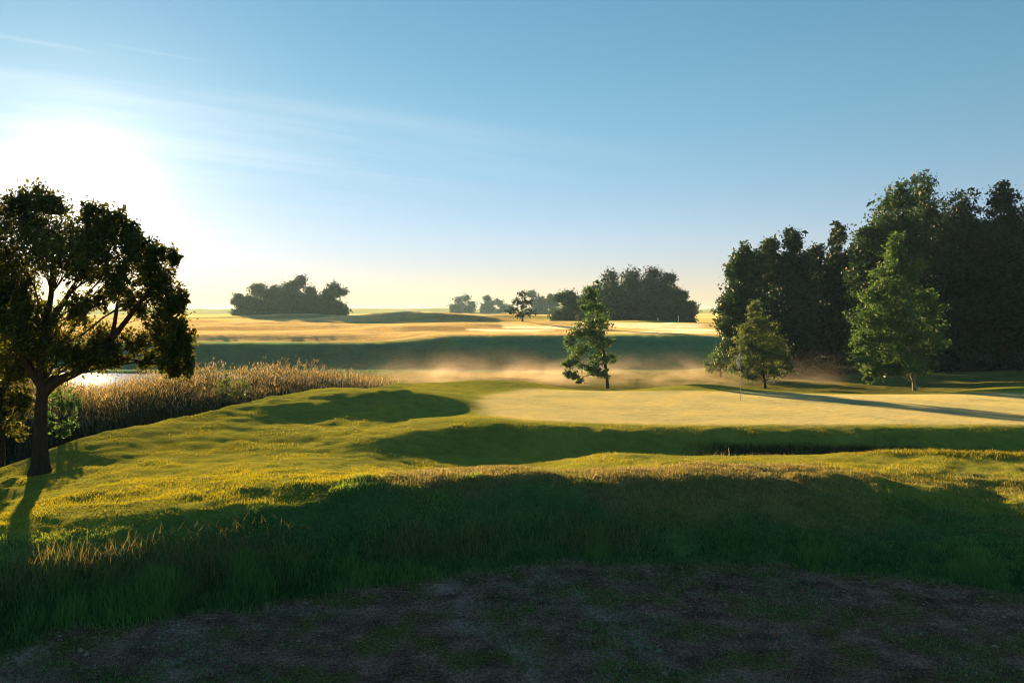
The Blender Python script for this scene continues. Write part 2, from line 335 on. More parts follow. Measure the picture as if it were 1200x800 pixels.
# ------------------------------------------------------------------ ground sheet
def build_ground():
    th = np.concatenate([np.arange(-180, -48, 6.0), np.arange(-48, -40, 1.0), np.linspace(-40, 40, 440), np.arange(41, 49, 1.0), np.arange(54, 180, 6.0)])
    th = np.radians(th)
    r = np.concatenate([[.02, .6, 1.2, 1.8, 2.3], np.exp(np.linspace(math.log(2.8), math.log(75), 400)), np.exp(np.linspace(math.log(76), math.log(5000), 170))])
    T, Rr = np.meshgrid(th, r)
    X, Y = (Rr * np.sin(T)).ravel(), (Rr * np.cos(T)).ravel()
    Z = ground_z(X, Y)
    nt_, nr = len(th), len(r)
    I = np.arange(nr * nt_).reshape(nr, nt_)
    q = np.stack([I[:-1, :], I[:-1, :][:, (np.arange(nt_) + 1) % nt_], I[1:, :][:, (np.arange(nt_) + 1) % nt_], I[1:, :]], -1).reshape(-1, 4)[:, ::-1]
    V = np.c_[X, Y, Z]
    # zones: base reflectance, roughness of the sward, bare earth
    px, d = polar(X, Y)
    e = edge_d(X, Y)
    fair = np.array([.155, .18, .032]); rough_c = np.array([.05, .11, .032]); dry = np.array([.20, .17, .06])
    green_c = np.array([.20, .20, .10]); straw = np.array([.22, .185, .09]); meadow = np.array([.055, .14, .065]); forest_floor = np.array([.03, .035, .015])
    W = fbm(X * .4, Y * .4, 30, 3)
    def lerp(c, b, w): return c + (b - c) * w[:, None]
    col = np.tile(fair, (len(X), 1)); rg = np.full(len(X), .85)
    nearr = 1 - sstep(.9, 2.4, e + W * 1.2 - .5 * sstep(380, 520, px))
    col = lerp(col, rough_c, nearr); rg = np.maximum(rg, nearr)
    ridge = sstep(430, 520, px) * (1 - sstep(930, 1080, px)) * sstep(.9, 1.8, e + .8 * W) * (1 - sstep(14.8, 16.6, d + W))
    col = lerp(col, dry, ridge * .8); rg = np.maximum(rg, ridge)
    gr = GREEN_SD(X, Y)
    gm = sstep(-.6, .5, gr + .5 * W); col = lerp(col, green_c, gm); rg = rg * (1 - .6 * gm)
    sd = sdist(X, Y, POND)
    col = lerp(col, forest_floor, sstep(-.5, .6, sd)); rg = np.where(sd > 0, 1, rg)
    back = sstep(42, 46, d) * (1 - sstep(-.5, .5, sd)); col = lerp(col, np.array([.09, .10, .03]), back)
    slope = sstep(62, 70, d) * (1 - sstep(89, 95, d + 7 * fbm(X * .05, Y * .1, 53, 3))); col = lerp(col, meadow, slope); col = lerp(col, np.array([.10, .11, .05]), slope * .8 * sstep(.02, .3, fbm(X * .08, Y * .25, 52, 4)))
    fld = sstep(88, 95, d + 7 * fbm(X * .05, Y * .1, 53, 3)); band = fbm(X * .012, Y * .05, 50, 4); col = lerp(col, straw, fld * (1 - .85 * sstep(.05, .2, band))); col = lerp(col, np.array([.11, .085, .04]), fld * .7 * sstep(.12, .25, fbm(X * .03, Y * .12, 55, 4)))
    rg = np.where(d > 60, .75, rg)
    for sp_, sd_, wx, wy in SAND:
        q_ = ((X - (sp_ - 600) / F * sd_) / wx) ** 2 + ((Y - sd_) / wy) ** 2 + .6 * fbm(X * .3, Y * .3, 90, 2)
        col = lerp(col, np.array([.42, .37, .28]), 1 - sstep(.75, 1.0, q_))
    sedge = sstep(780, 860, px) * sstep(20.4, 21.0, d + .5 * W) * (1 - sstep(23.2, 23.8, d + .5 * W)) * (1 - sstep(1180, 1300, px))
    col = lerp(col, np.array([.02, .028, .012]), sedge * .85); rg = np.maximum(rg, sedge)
    distant = sstep(420, 600, d); col = lerp(col, np.array([.07, .085, .04]), distant)
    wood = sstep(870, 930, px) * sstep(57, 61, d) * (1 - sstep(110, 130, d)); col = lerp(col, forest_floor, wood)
    dirt = 1 - sstep(-.12, .12, e)
    fuzz = np.clip(.12 + .2 * ridge + .3 * sstep(60, 95, d) + .15 * gm, 0, 1) * (1 - dirt)
    attrs = {'zone': col, 'rough': rg, 'dirt': dirt, 'fuzz': fuzz}
    # shared normals so the pieces of the one sheet meet without a crease
    P = V[q]; fn = np.cross(P[:, 2] - P[:, 0], P[:, 3] - P[:, 1])
    vn = np.zeros_like(V)
    for k in range(4): np.add.at(vn, q[:, k], fn)
    vn /= np.linalg.norm(vn, axis=1, keepdims=True) + 1e-12
    fc = V[q].mean(1)
    fe = edge_d(fc[:, 0], fc[:, 1]); fg = GREEN_SD(fc[:, 0], fc[:, 1])
    is_track = fe < 0; is_green = (fg > 0) & ~is_track
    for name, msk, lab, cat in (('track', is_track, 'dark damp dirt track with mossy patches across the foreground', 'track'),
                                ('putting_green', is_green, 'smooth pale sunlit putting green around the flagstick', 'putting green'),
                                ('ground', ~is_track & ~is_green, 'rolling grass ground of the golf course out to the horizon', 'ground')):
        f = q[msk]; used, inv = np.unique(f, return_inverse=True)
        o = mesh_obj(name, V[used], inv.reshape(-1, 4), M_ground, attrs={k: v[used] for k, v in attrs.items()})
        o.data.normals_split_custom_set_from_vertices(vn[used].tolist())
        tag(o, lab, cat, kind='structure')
GREEN = smooth_poly([(-1.6, 30), (-.6, 26.6), (2, 25.6), (6, 25.4), (12, 25.4), (18, 25.8), (26, 27), (30, 34), (24, 39), (16, 37.6), (9, 37.6), (4, 38), (.4, 39), (-1.2, 35)], 2)
def GREEN_SD(x, y): return sdist(x, y, GREEN)
build_ground()

w = np.array([(-160, 0, WATER_Z), (40, 0, WATER_Z), (40, 75, WATER_Z), (-160, 75, WATER_Z)])
tag(mesh_obj('water', np.array([(-160, 4, WATER_Z), (3, 17, WATER_Z), (3, 70, WATER_Z), (-160, 72, WATER_Z)]), np.array([[0, 1, 2, 3]]), M_water, smooth=False),
    'dark still pond water between the reeds and the grass bank', 'pond', kind='structure')

# ------------------------------------------------------------------ vegetation builders
def unit(v): return v / (np.linalg.norm(v, axis=-1, keepdims=True) + 1e-9)

class Tubes:
    def __init__(s): s.v, s.f, s.n = [], [], 0
    def add(s, pts, rad, sides=7):
        pts = np.asarray(pts, float); rad = np.asarray(rad, float); k = len(pts)
        tg = np.gradient(pts, axis=0); tg = unit(tg)
        ref = np.where(np.abs(tg[:, 2:3]) > .9, [[1., 0, 0]], [[0, 0, 1.]])
        a = unit(np.cross(tg, ref)); b = np.cross(tg, a)
        an = np.linspace(0, 2 * np.pi, sides, endpoint=False)
        ring = pts[:, None] + rad[:, None, None] * (np.cos(an)[None, :, None] * a[:, None] + np.sin(an)[None, :, None] * b[:, None])
        s.v.append(ring.reshape(-1, 3))
        I = np.arange(k * sides).reshape(k, sides) + s.n
        J = np.roll(I, -1, 1)
        s.f.append(np.stack([I[:-1], J[:-1], J[1:], I[1:]], -1).reshape(-1, 4))
        s.n += k * sides
    def build(s, name, mat, parent):
        return mesh_obj(name, np.concatenate(s.v), np.concatenate(s.f), mat, parent)

def bend(a, b, n=6, wob=.08, sag=0., rg=rng):
    a, b = np.asarray(a, float), np.asarray(b, float)
    t = np.linspace(0, 1, n)[:, None]
    L = np.linalg.norm(b - a)
    p = a + (b - a) * t
    o = rg.normal(0, wob * L, (n, 3)); o[0] = 0; o[-1] = 0
    o = (o + np.roll(o, 1, 0) + np.roll(o, -1, 0)) / 3; o[0] = 0; o[-1] = 0
    p = p + o; p[:, 2] += sag * L * 4 * (t * (1 - t))[:, 0]
    return p

def leaf_mesh(pos, size, rg, flat=.0, long=1.7):
    """one four-cornered folded leaf per position"""
    n = len(pos)
    nrm = unit(rg.normal(0, 1, (n, 3)) + np.array([0, 0, flat]))
    ax = unit(np.cross(nrm, unit(rg.normal(0, 1, (n, 3)))))
    bx = np.cross(nrm, ax)
    L = (size * rg.lognormal(-.08, .35, n))[:, None]
    v = np.stack([pos - ax * L * .5, pos + bx * L * .5 / long + nrm * L * .08, pos + ax * L * .5, pos - bx * L * .5 / long + nrm * L * .08], 1)
    return v.reshape(-1, 3), np.arange(n * 4).reshape(n, 4)

def clump_leaves(lobes, clumps_per, leaves_per, leaf, rg, shell=.45, csize=.26, droop=1., stray=1.4):
    """lobes: list of (centre, radii, density). Leaves gather in clumps near each lobe's outside."""
    pos, cl, tint = [], [], []
    for c, r, dn in lobes:
        c, r = np.asarray(c, float), np.asarray(r, float)
        k = max(3, int(clumps_per * dn))
        dirs = unit(rg.normal(0, 1, (k, 3)))
        rad = rg.uniform(shell, 1, k) ** .6
        cc = c + dirs * r * rad[:, None]
        cl.append(cc)
        m = float(np.cbrt(np.prod(r)))
        for q in cc:
            n = max(3, int(leaves_per * rg.uniform(.5, 1.5)))
            s = csize * m * rg.uniform(.6, 1.35)
            p = rg.normal(0, .55, (n, 3)) * s * np.where(rg.uniform(0, 1, n) < .2, stray, .95)[:, None] * np.array([1.1 / droop ** .5, 1.1 / droop ** .5, .8 * droop])
            pos.append(q + p)
            tint.append(np.clip(rg.normal(.5, .18) + rg.normal(0, .15, n), 0, 1))
    return np.concatenate(pos), np.concatenate(cl), np.concatenate(tint)

def tree(name, label, cat, lobes, base, trunk_r, leafmat, leaf, clumps=14, per=60, trunk_top=None, group=None, seed=0,
         shell=.45, csize=.26, twigs=.5, trunk_pts=None, limb_r=.45, sides=8, bark=None, limbs=True, flare=1.5, fork=None, droop=1., stray=1.4):
    rg = np.random.default_rng(100 + seed)
    base = np.asarray(base, float)
    root = empty(name, base); tag(root, label, cat, group)
    P, CL, T = clump_leaves(lobes, clumps, per, leaf, rg, shell, csize, droop, stray)
    tb = Tubes()
    top = np.asarray(trunk_top if trunk_top is not None else lobes[0][0], float)
    if trunk_pts is None:
        tp = bend(base - [0, 0, .15], top, 9, .03, rg=rg)
    else: tp = np.asarray(trunk_pts, float)
    n = len(tp); t = np.linspace(0, 1, n)
    tr = trunk_r * (1 - .8 * t); tr[0] *= flare
    if n > 4: tr[1] *= 1 + (flare - 1) * .3
    tb.add(tp - base, tr, sides)
    h0 = fork if fork is not None else .3
    for c, r, dn in lobes:
        if not limbs: break
        c = np.asarray(c, float)
        dz = c[2] - base[2]; H = top[2] - base[2]
        k = np.clip((dz / max(H, .1)) * .75, h0, .97) if dz > 0 else h0
        i = int(k * (n - 1)); s = tp[i]
        if dn < .5: continue
        lp = bend(s, c, 7, .07, .08, rg)
        lr = np.linspace(max(tr[i] * limb_r, .012), max(.012, tr[i] * .12), 7)
        tb.add(lp - base, lr, 6)
        near = CL[np.argsort(np.linalg.norm((CL - c) / np.asarray(r), axis=1))[:int(clumps * dn)]]
        for q in near[rg.uniform(0, 1, len(near)) < twigs]:
            s2 = lp[rg.integers(3, 7)]
            tb.add(bend(s2, q, 5, .08, .05, rg) - base, np.linspace(lr[-1] * 1.1, lr[-1] * .25, 5), 4)
    tb.build('trunk', bark or M_bark, root)
    v, f = leaf_mesh(P - base, leaf, rg, .3)
    mesh_obj('crown', v, f, leafmat, root, smooth=False, attrs={'tint': np.repeat(T, 4)})
    return root

def lobes_px(lst, d, k=.85, dj=0., seed=0):
    """(px, py, rx, ry[, density[, metres nearer or farther]]) at distance d -> lobes in metres"""
    rg = np.random.default_rng(seed); out = []
    for L in lst:
        px, py, rx, ry = L[:4]; dn = L[4] if len(L) > 4 else 1; off = L[5] if len(L) > 5 else rg.uniform(-dj, dj)
        dd = d + off
        out.append((at(px, py, dd), (rx / F * d, max(rx, ry) / F * d * k, ry / F * d), dn))
    return out

def stand(px, d, drop=.05):
    x = (px - 600) / F * d
    return np.array([x, d, gz(x, d) - drop])

def blades(name, pos, hgt, wid, lean, mat, rg, label, cat, tint=None, heads=None, parent=None):
    n = len(pos)
    a = rg.uniform(0, 2 * np.pi, n); dirv = np.c_[np.cos(a), np.sin(a), np.zeros(n)]
    fa = rg.uniform(0, 2 * np.pi, n); side = np.c_[np.cos(fa), np.sin(fa), np.zeros(n)]
    up = np.array([0, 0, 1.]); L = (lean * hgt * rg.uniform(.2, 1.2, n))[:, None]; h = hgt[:, None]; w = wid[:, None]
    mid = pos + up * h * .55 + dirv * L * .35; tip = pos + up * h * .98 + dirv * L
    v = np.stack([pos - side * w / 2, pos + side * w / 2, mid + side * w * .38, mid - side * w * .38, tip], 1).reshape(-1, 3)
    b = np.arange(n)[:, None] * 5
    q = b + np.array([[0, 1, 2, 3]]); t = b + np.array([[3, 2, 4]])
    tint = rg.uniform(0, 1, n) if tint is None else tint
    o = mesh_obj(name, v, [q, t], mat, parent, smooth=False, attrs={'tint': np.repeat(tint, 5)})
    return tag(o, label, cat, kind='stuff')
# ------------------------------------------------------------------ the old tree on the left bank
OLD = [  # px, py, rx, ry, density, depth offset
 (18, 246, 20, 18, .55, 0), (40, 234, 22, 14, .6, .6), (62, 240, 20, 15, .6, -.5), (34, 262, 34, 22, .9, .8), (112, 250, 18, 14, .55, .2), (130, 262, 20, 14, .6, -.5), (112, 278, 36, 22, 1, .9), (150, 275, 20, 15, .7, .3),
 (164, 292, 22, 17, .8, -.4), (186, 298, 18, 8, .4, .1), (204, 305, 9, 10, .22, .1), (76, 280, 50, 22, 1.1, 1.3), (72, 298, 48, 26, 1.0, -1.1), (140, 305, 36, 20, .9, -.6), (178, 318, 20, 20, .8, .3),
 (22, 292, 40, 30, 1.2, -.6), (8, 325, 34, 26, 1.2, .7), (14, 350, 30, 24, .8, -.2), (100, 318, 26, 14, .6, .6), (190, 342, 20, 28, .9, .2), (212, 352, 12, 16, .4, -.3), (192, 382, 20, 28, 1, -.3), (212, 395, 14, 24, .7, .2), (196, 420, 16, 20, .8, -.1), (218, 424, 10, 17, .5, 0), (205, 436, 9, 9, .25, 0),
 (142, 340, 14, 26, .55, -.8), (158, 356, 12, 22, .4, .4), (90, 366, 26, 18, .6, -.8), (120, 352, 16, 14, .3, .3), (120, 398, 30, 20, .8, .5), (62, 392, 30, 22, .8, .9), (22, 385, 34, 28, 1.4, -.7), (18, 425, 36, 24, 1.3, .3), (42, 360, 22, 16, .4, .3),
 (75, 418, 26, 16, .55, -.6), (106, 420, 26, 13, .5, .2), (134, 416, 18, 12, .35, 0), (160, 402, 14, 16, .35, .1), (172, 424, 12, 10, .25, .2), (-30, 300, 46, 50, 1.3, .4), (-34, 380, 44, 46, 1.2, -.4)]
d0 = 18.4
b = stand(47, d0, .05)
o_top = at(58, 330, d0)
old_tp = [b - [0, 0, .2], b + [0, 0, .25], at(47, 520, d0), at(48, 480, d0), at(50, 452, d0), at(48, 420, d0), at(54, 385, d0), at(60, 345, d0), at(62, 300, d0)]
lobes_old = lobes_px(OLD, d0, .85)
old = tree('lone_tree', 'spreading old tree with drooping crown and forked trunk standing before the low sun', 'tree', lobes_old, b, .195, M_leaf['old'], .082, 46, 52,
     o_top, None, 1, shell=.1, csize=.33, twigs=.12, droop=1.8, stray=1.4, trunk_pts=old_tp, limb_r=.28, fork=.5, flare=1.7, sides=12)
tb = Tubes()   # the two big limbs of the fork, and the hanging outer bough
for pts, r0, r1 in (([at(50, 462, d0), at(66, 446, d0), at(92, 436, d0 + .1), at(112, 420, d0 + .1), at(132, 396, d0), at(138, 352, d0), at(150, 310, d0)], .13, .02),
                    ([at(48, 450, d0), at(30, 425, d0 - .2), at(14, 390, d0 - .3), at(0, 340, d0 - .4)], .12, .02),
                    ([at(132, 396, d0), at(160, 360, d0), at(182, 330, d0), at(196, 345, d0), at(203, 385, d0)], .07, .02),
                    ([at(54, 385, d0), at(84, 340, d0 + .3), at(108, 290, d0 + .3)], .08, .02)):
    k = len(pts); pp = np.array(pts)
    tt = np.linspace(0, k - 1, k * 4); fine = np.stack([np.interp(tt, range(k), pp[:, i]) for i in range(3)], 1)
    fine[1:-1] = (fine[:-2] + fine[1:-1] * 2 + fine[2:]) / 4; fine[1:-1] = (fine[:-2] + fine[1:-1] * 2 + fine[2:]) / 4
    tb.add(fine - b, np.linspace(r0, r1, len(fine)), 8)
tb.build('limbs', M_bark, old)

# second tree at the water's edge, mostly off the left of the frame
b = stand(5, 20.5); b[2] = max(b[2], -.9)
tree('waterside_tree', 'slim dark tree at the water edge behind the spreading old tree', 'tree',
     lobes_px([(-60, 300, 46, 50, 1), (-30, 350, 40, 40), (-70, 400, 50, 40), (-18, 410, 30, 30), (10, 440, 26, 18, .7), (-20, 460, 30, 24, .8), (22, 470, 20, 18, .5), (8, 495, 24, 22, .6)], 20.5, .85),
     b, .12, M_leaf['old'], .10, 18, 90, at(-6, 330, 20.5), None, 2, shell=.1, csize=.34, fork=.35)

# bushes at the pond margin
def bush(name, label, lobes, px, d, leafmat, leaf, seed, clumps=12, per=80, group=None, z=None, twigs=.6, shell=.15, csize=.34):
    b = stand(px, d)
    if z is not None: b[2] = z
    return tree(name, label, 'bush', lobes, b, .035 if d < 40 else .08, leafmat, leaf, clumps, per, lobes[0][0], group, seed, shell=shell, csize=csize, twigs=twigs, fork=.15, flare=1.1)
bush('bush', 'small light green bush in front of the reeds beyond the grass bank', lobes_px([(266, 447, 13, 9, 1), (280, 453, 14, 11, 1), (258, 460, 15, 9, .9), (272, 466, 14, 8, .7), (290, 455, 8, 8, .5)], 33.5), 268, 33.5, M_leaf['pale'], .10, 11, 8, 26)
bush('bush', 'dull green bush low behind the old tree trunk at the water', lobes_px([(72, 465, 20, 14, 1), (84, 478, 16, 12), (64, 492, 22, 15), (80, 500, 14, 10)], 24), 72, 24, M_leaf['young'], .10, 12, 9, 34)

# ------------------------------------------------------------------ young trees beyond the green
MID = [(692, 344, 9, 12, .6, 0), (697, 360, 14, 13, .8, 0), (684, 358, 8, 9, .5, .2), (704, 376, 13, 16, 1, .2), (690, 380, 15, 15, 1, -.3), (678, 392, 14, 12, .9, .2), (698, 402, 20, 15, 1.1, -.2), (708, 420, 13, 12, .8, .2),
       (684, 412, 18, 13, 1, .3), (672, 424, 13, 11, .8, -.2), (692, 430, 16, 12, .9, .2), (668, 438, 9, 7, .5, 0), (680, 444, 9, 7, .5, .1), (706, 436, 10, 7, .5, -.2), (668, 402, 8, 7, .4, 0), (715, 400, 6, 10, .4, 0), (700, 333, 3, 8, .15, 0)]
b = stand(712, 50)
tree('young_tree', 'slender dark green young tree leaning left behind the middle of the green', 'tree', lobes_px(MID, 50), b, .12, M_leaf['young'], .15, 15, 62, at(697, 350, 50), None, 3,
     shell=.05, csize=.36, twigs=.3, trunk_pts=[b - [0, 0, .2], b, at(711, 440, 50), at(708, 415, 50), at(704, 390, 50), at(700, 370, 50), at(696, 345, 50), at(695, 330, 50)], fork=.38, limb_r=.3)
SM = [(884, 362, 8, 9, .5), (886, 376, 14, 12, .9), (900, 386, 14, 12, .9), (878, 392, 18, 13, 1), (896, 402, 22, 13, 1.1), (872, 410, 18, 13, 1), (912, 412, 16, 12, .9), (892, 422, 24, 12, 1.1), (922, 426, 11, 10, .8), (868, 428, 14, 10, .8), (908, 434, 18, 8, .8), (882, 438, 14, 7, .6)]
b = stand(897, 50)
tree('young_tree', 'small pale sunlit tree just right of the flagstick', 'tree', lobes_px(SM, 50, .85, .4, 4), b, .11, M_leaf['pale'], .15, 16, 85, at(887, 372, 50), None, 4, shell=.05, csize=.40, twigs=.3,
     trunk_pts=[b - [0, 0, .2], b, at(896, 448, 50), at(894, 430, 50), at(891, 405, 50), at(888, 372, 50)], fork=.4, limb_r=.3)
BG = [(1050, 286, 9, 12, .6), (1054, 304, 16, 15, 1), (1040, 318, 18, 16, 1), (1066, 322, 18, 16, 1), (1050, 338, 26, 17, 1.2), (1026, 346, 18, 16, .9), (1078, 346, 18, 16, 1), (1050, 362, 30, 16, 1.2), (1088, 366, 17, 14, .9), (1020, 370, 20, 16, 1),
      (1040, 386, 30, 16, 1.2), (1074, 388, 26, 15, 1.1), (1096, 384, 10, 9, .5), (1016, 398, 20, 16, 1), (1046, 408, 30, 15, 1.2), (1078, 412, 24, 14, 1), (1100, 404, 9, 8, .4), (1012, 422, 15, 13, .9), (1032, 430, 22, 11, .9), (1062, 430, 22, 11, .9), (1020, 440, 9, 7, .5), (1086, 428, 12, 9, .6)]
b = stand(1072, 46)
tree('young_tree', 'tall broad green tree with light trunk standing before the dark wood', 'tree', lobes_px(BG, 46, .85, .7, 5), b, .15, M_leaf['young'], .16, 18, 90, at(1052, 300, 46), None, 5, shell=.05, csize=.40, twigs=.2,
     trunk_pts=[b - [0, 0, .2], b, at(1071, 448, 46), at(1069, 428, 46), at(1062, 390, 46), at(1055, 340, 46), at(1051, 295, 46)], fork=.42, limb_r=.3, bark=bark_material('pale_bark', (.22, .2, .17)))
bush('bush', 'low round green bush at the left foot of the dark wood', lobes_px([(842, 420, 14, 8), (856, 424, 16, 10), (832, 428, 11, 7), (850, 434, 18, 7)], 58), 846, 58, M_leaf['young'], .2, 13, 10, 40)
bush('bush', 'yellowish low bush beneath the left branches of the tall broad tree', lobes_px([(1008, 446, 11, 6), (1020, 450, 12, 6)], 55), 1012, 55, M_leaf['pale'], .18, 14, 8, 30)

# ------------------------------------------------------------------ the wood on the right
def crown_lobes(px, top, bot, hw, d, seed, conic=.35, n=7):
    """uneven stacked lobes for a forest tree between rows top and bot, half width hw (pixels of the photo at distance d)"""
    rg = np.random.default_rng(seed); L = []
    for i in range(n):
        t = i / (n - 1); y = top + (bot - top) * (.06 + .9 * t)
        wdt = hw * (conic + (1 - conic) * min(1, t * 1.7 + .05)) * (1 if t < .8 else .85)
        k = 1 if i == 0 else 3
        for j in range(k):
            ox = 0 if k == 1 else (j - 1) * wdt * .62 + rg.normal(0, wdt * .12)
            rr = wdt * (rg.uniform(.42, .62) if k > 1 else .75)
            L.append((px + ox, y + rg.normal(0, 5), rr, max((bot - top) / n * rg.uniform(.7, 1.05), 4), 1, rg.uniform(-1, 1) * wdt / F * d * .7))
    return lobes_px(L, d, .9)
WOOD = [  # px, top row, crown bottom row, half width, distance, leaf, conic, label
 (872, 292, 440, 26, 64, 'forest', .3, 'dark leafy tree at the left end of the wood'),
 (900, 284, 445, 26, 68, 'forest', .35, 'ragged dark tree second from the left end of the wood'),
 (930, 276, 445, 26, 66, 'dark', .35, 'dark tree with a spiky top above the small pale tree'),
 (956, 296, 445, 24, 70, 'dark', .35, 'lower dark tree filling the dip between the two halves of the wood'),
 (981, 274, 445, 17, 72, 'dark', .08, 'narrow pointed conifer rising in the dip of the wood'),
 (1022, 258, 445, 28, 66, 'forest', .35, 'leafy tree at the left shoulder of the tall half of the wood'),
 (1052, 226, 445, 34, 68, 'forest', .3, 'very tall leafy tree directly behind the tall broad tree'),
 (1080, 217, 445, 32, 71, 'forest', .25, 'tallest tree of the wood with a narrow double top'),
 (1126, 227, 445, 34, 66, 'dark', .4, 'tall dark round topped tree right of the tallest one'),
 (1174, 229, 448, 36, 64, 'dark', .3, 'tall almost black tree near the right edge of the photo'),
 (1222, 236, 448, 38, 62, 'dark', .35, 'dark tree cut by the right edge of the frame'),
 (1103, 262, 445, 30, 76, 'dark', .4, 'dark tree filling the gap behind the tallest trees'),
 (1150, 262, 448, 30, 74, 'dark', .4, 'shaded tree set back between two tall dark crowns on the right'),
 (1270, 240, 448, 40, 66, 'dark', .35, None), (1000, 300, 445, 24, 76, 'dark', .4, 'shaded tree set back beside the pointed conifer')]
for i, (px, tp, bt, hw, d, lf, cn, lab) in enumerate(WOOD):
    if lab is None: continue
    b = stand(px, d)
    tree('wood_tree', lab, 'tree', crown_lobes(px, tp, bt, hw * 1.1, d, 300 + i, cn), b, .22, M_leaf[lf], .25, 30, 75, at(px, tp + 12, d), 'trees of the wood on the right', 20 + i, shell=.05, csize=.38, twigs=.02, sides=6, fork=.2)
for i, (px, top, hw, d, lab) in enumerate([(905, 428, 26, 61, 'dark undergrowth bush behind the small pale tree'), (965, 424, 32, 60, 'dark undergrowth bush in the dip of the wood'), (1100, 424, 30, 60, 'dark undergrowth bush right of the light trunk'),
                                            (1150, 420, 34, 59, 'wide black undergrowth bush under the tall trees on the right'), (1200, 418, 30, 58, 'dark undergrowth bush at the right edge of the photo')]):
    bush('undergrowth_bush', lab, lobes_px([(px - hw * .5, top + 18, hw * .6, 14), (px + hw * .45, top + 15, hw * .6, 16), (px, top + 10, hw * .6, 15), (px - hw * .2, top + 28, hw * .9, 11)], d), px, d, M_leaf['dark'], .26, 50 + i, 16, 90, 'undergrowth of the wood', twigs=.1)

# ------------------------------------------------------------------ far clumps of trees
def far_tree(px, top, hw, d, lab, group, seed, lf='far', bot=None, n=5, conic=.5, leaf=.5, per=22):
    b = stand(px, d, .1)
    base_py = HOR + (CAM_Z - b[2]) / d * F
    bot = bot if bot is not None else base_py - 1
    tree('far_tree', lab, 'tree', crown_lobes(px, top, bot, hw * 1.12, d, 500 + seed, conic, n), b, .2 * d / 170, M_leaf[lf], leaf, 26, per * 2, at(px, top + 5, d), group, 60 + seed, shell=.0, csize=.75, stray=1.1, twigs=0., sides=5, fork=.2, limbs=True)
g1 = 'distant clump of trees on the left'
for i, (px, top, hw, d, lab) in enumerate([(284, 349, 9, 250, 'low tree at the left end of the distant left clump'), (302, 341, 14, 252, 'round tree second from the left in the distant left clump'), (325, 338, 16, 256, 'broad dome shaped tree in the middle of the distant left clump'),
        (346, 330, 12, 250, 'highest tree of the distant left clump'), (364, 340, 13, 253, 'round tree sloping off at the right of the distant left clump'), (383, 353, 9, 256, 'low tree filling the gap in the distant left clump'), (391, 335, 13, 243, 'separate loose crowned tree at the right end of the distant left clump')]):
    far_tree(px, top, hw, d, lab, g1, i, leaf=.55)
b = stand(612, 125, .1)
tree('far_tree', 'single slim dark tree alone on the golden field in the distance', 'tree', lobes_px([(612, 345, 5, 5, .8), (605, 352, 7, 4, .8), (618, 353, 7, 4, .8), (611, 358, 9, 5), (602, 364, 8, 3.5), (622, 366, 9, 3.5), (612, 369, 11, 4)], 125), b, .16, M_leaf['dark'], .26, 12, 34,
     at(612, 346, 125), None, 70, shell=.1, csize=.4, twigs=0., sides=5, fork=.4)
bush('bush', 'tiny dark bush on the far field left of the single tree', lobes_px([(565, 377, 6, 3), (571, 378, 5, 3)], 180), 568, 180, M_leaf['dark'], .4, 15, 10, 30, twigs=0)
g2 = 'distant dome of trees in the centre'
for i, (px, top, hw, d, lf, lab) in enumerate([(666, 344, 16, 172, 'forest', 'loose lower tree at the left end of the central tree dome'), (692, 338, 15, 176, 'forest', 'tree of the central dome behind the slender young tree'), (716, 325, 18, 172, 'dark', 'round tree at the left shoulder of the central tree dome'),
        (740, 321, 18, 176, 'dark', 'broad tree at the top of the central tree dome'), (766, 320, 18, 172, 'dark', 'tree with a bumpy top right of the middle of the central dome'), (784, 332, 15, 175, 'dark', 'tree on the right slope of the central tree dome'), (800, 350, 13, 172, 'dark', 'lowest tree at the right end of the central tree dome'),
        (752, 345, 26, 168, 'dark', 'low bushy tree at the front of the central tree dome'), (706, 352, 22, 168, 'forest', 'low bushy tree front left of the central tree dome')]):
    far_tree(px, top, hw, d, lab, g2, 20 + i, lf, leaf=.42, per=28)
g3 = 'hazy trees on the horizon'
for i, (px, top, hw, d, lab) in enumerate([(534, 360, 7, 520, 'left one of the hazy treetops on the horizon left of the single tree'), (546, 360, 9, 530, 'wider hazy treetop on the horizon left of the single tree'), (571, 358, 7, 500, 'small hazy tree on the horizon close left of the single tree'),
        (590, 363, 8, 520, 'lowest hazy tree on the horizon beside the single tree'), (628, 349, 10, 420, 'hazy tree on the horizon directly right of the single tree'), (644, 353, 9, 430, 'hazy tree between the single tree and the central dome')]):
    far_tree(px, top, hw, d, lab, g3, 40 + i, leaf=1.0, per=14, n=4)

# ------------------------------------------------------------------ flagstick on the green
def flagstick(px, py_top, d, label, h=None):
    x = (px - 600) / F * d; z = gz(x, d)
    root = empty('flagstick', (x, d, z)); tag(root, label, 'flagstick')
    H = h or at(px, py_top, d)[2] - z
    t = Tubes(); t.add([(0, 0, -.1), (0, 0, H * .45)], [.012, .012], 8); t.add([(0, 0, H * .45), (0, 0, H)], [.011, .009], 8); t.build('pole', M_pole, root)
    # limp cloth hanging in folds from the top of the pole
    nu, nv = 9, 14; vs = []
    for j in range(nv):
        for i in range(nu):
            u, v = i / (nu - 1), j / (nv - 1)
            w = .11 + .09 * math.sin(v * math.pi) * (1 - .3 * v)
            vs.append((-.012 - u * w * (1 - .25 * v), .035 * math.sin(u * 7 + v * 3) * (.3 + v), H - .02 - v * .62 - u * .13 * (1 - v * .3)))
    I = np.arange(nu * nv).reshape(nv, nu)
    q = np.stack([I[:-1, :-1], I[:-1, 1:], I[1:, 1:], I[1:, :-1]], -1).reshape(-1, 4)
    o = mesh_obj('flag', vs, q, M_flag, root)
    so_ = o.modifiers.new('cloth', 'SOLIDIFY'); so_.thickness = .004
    return root
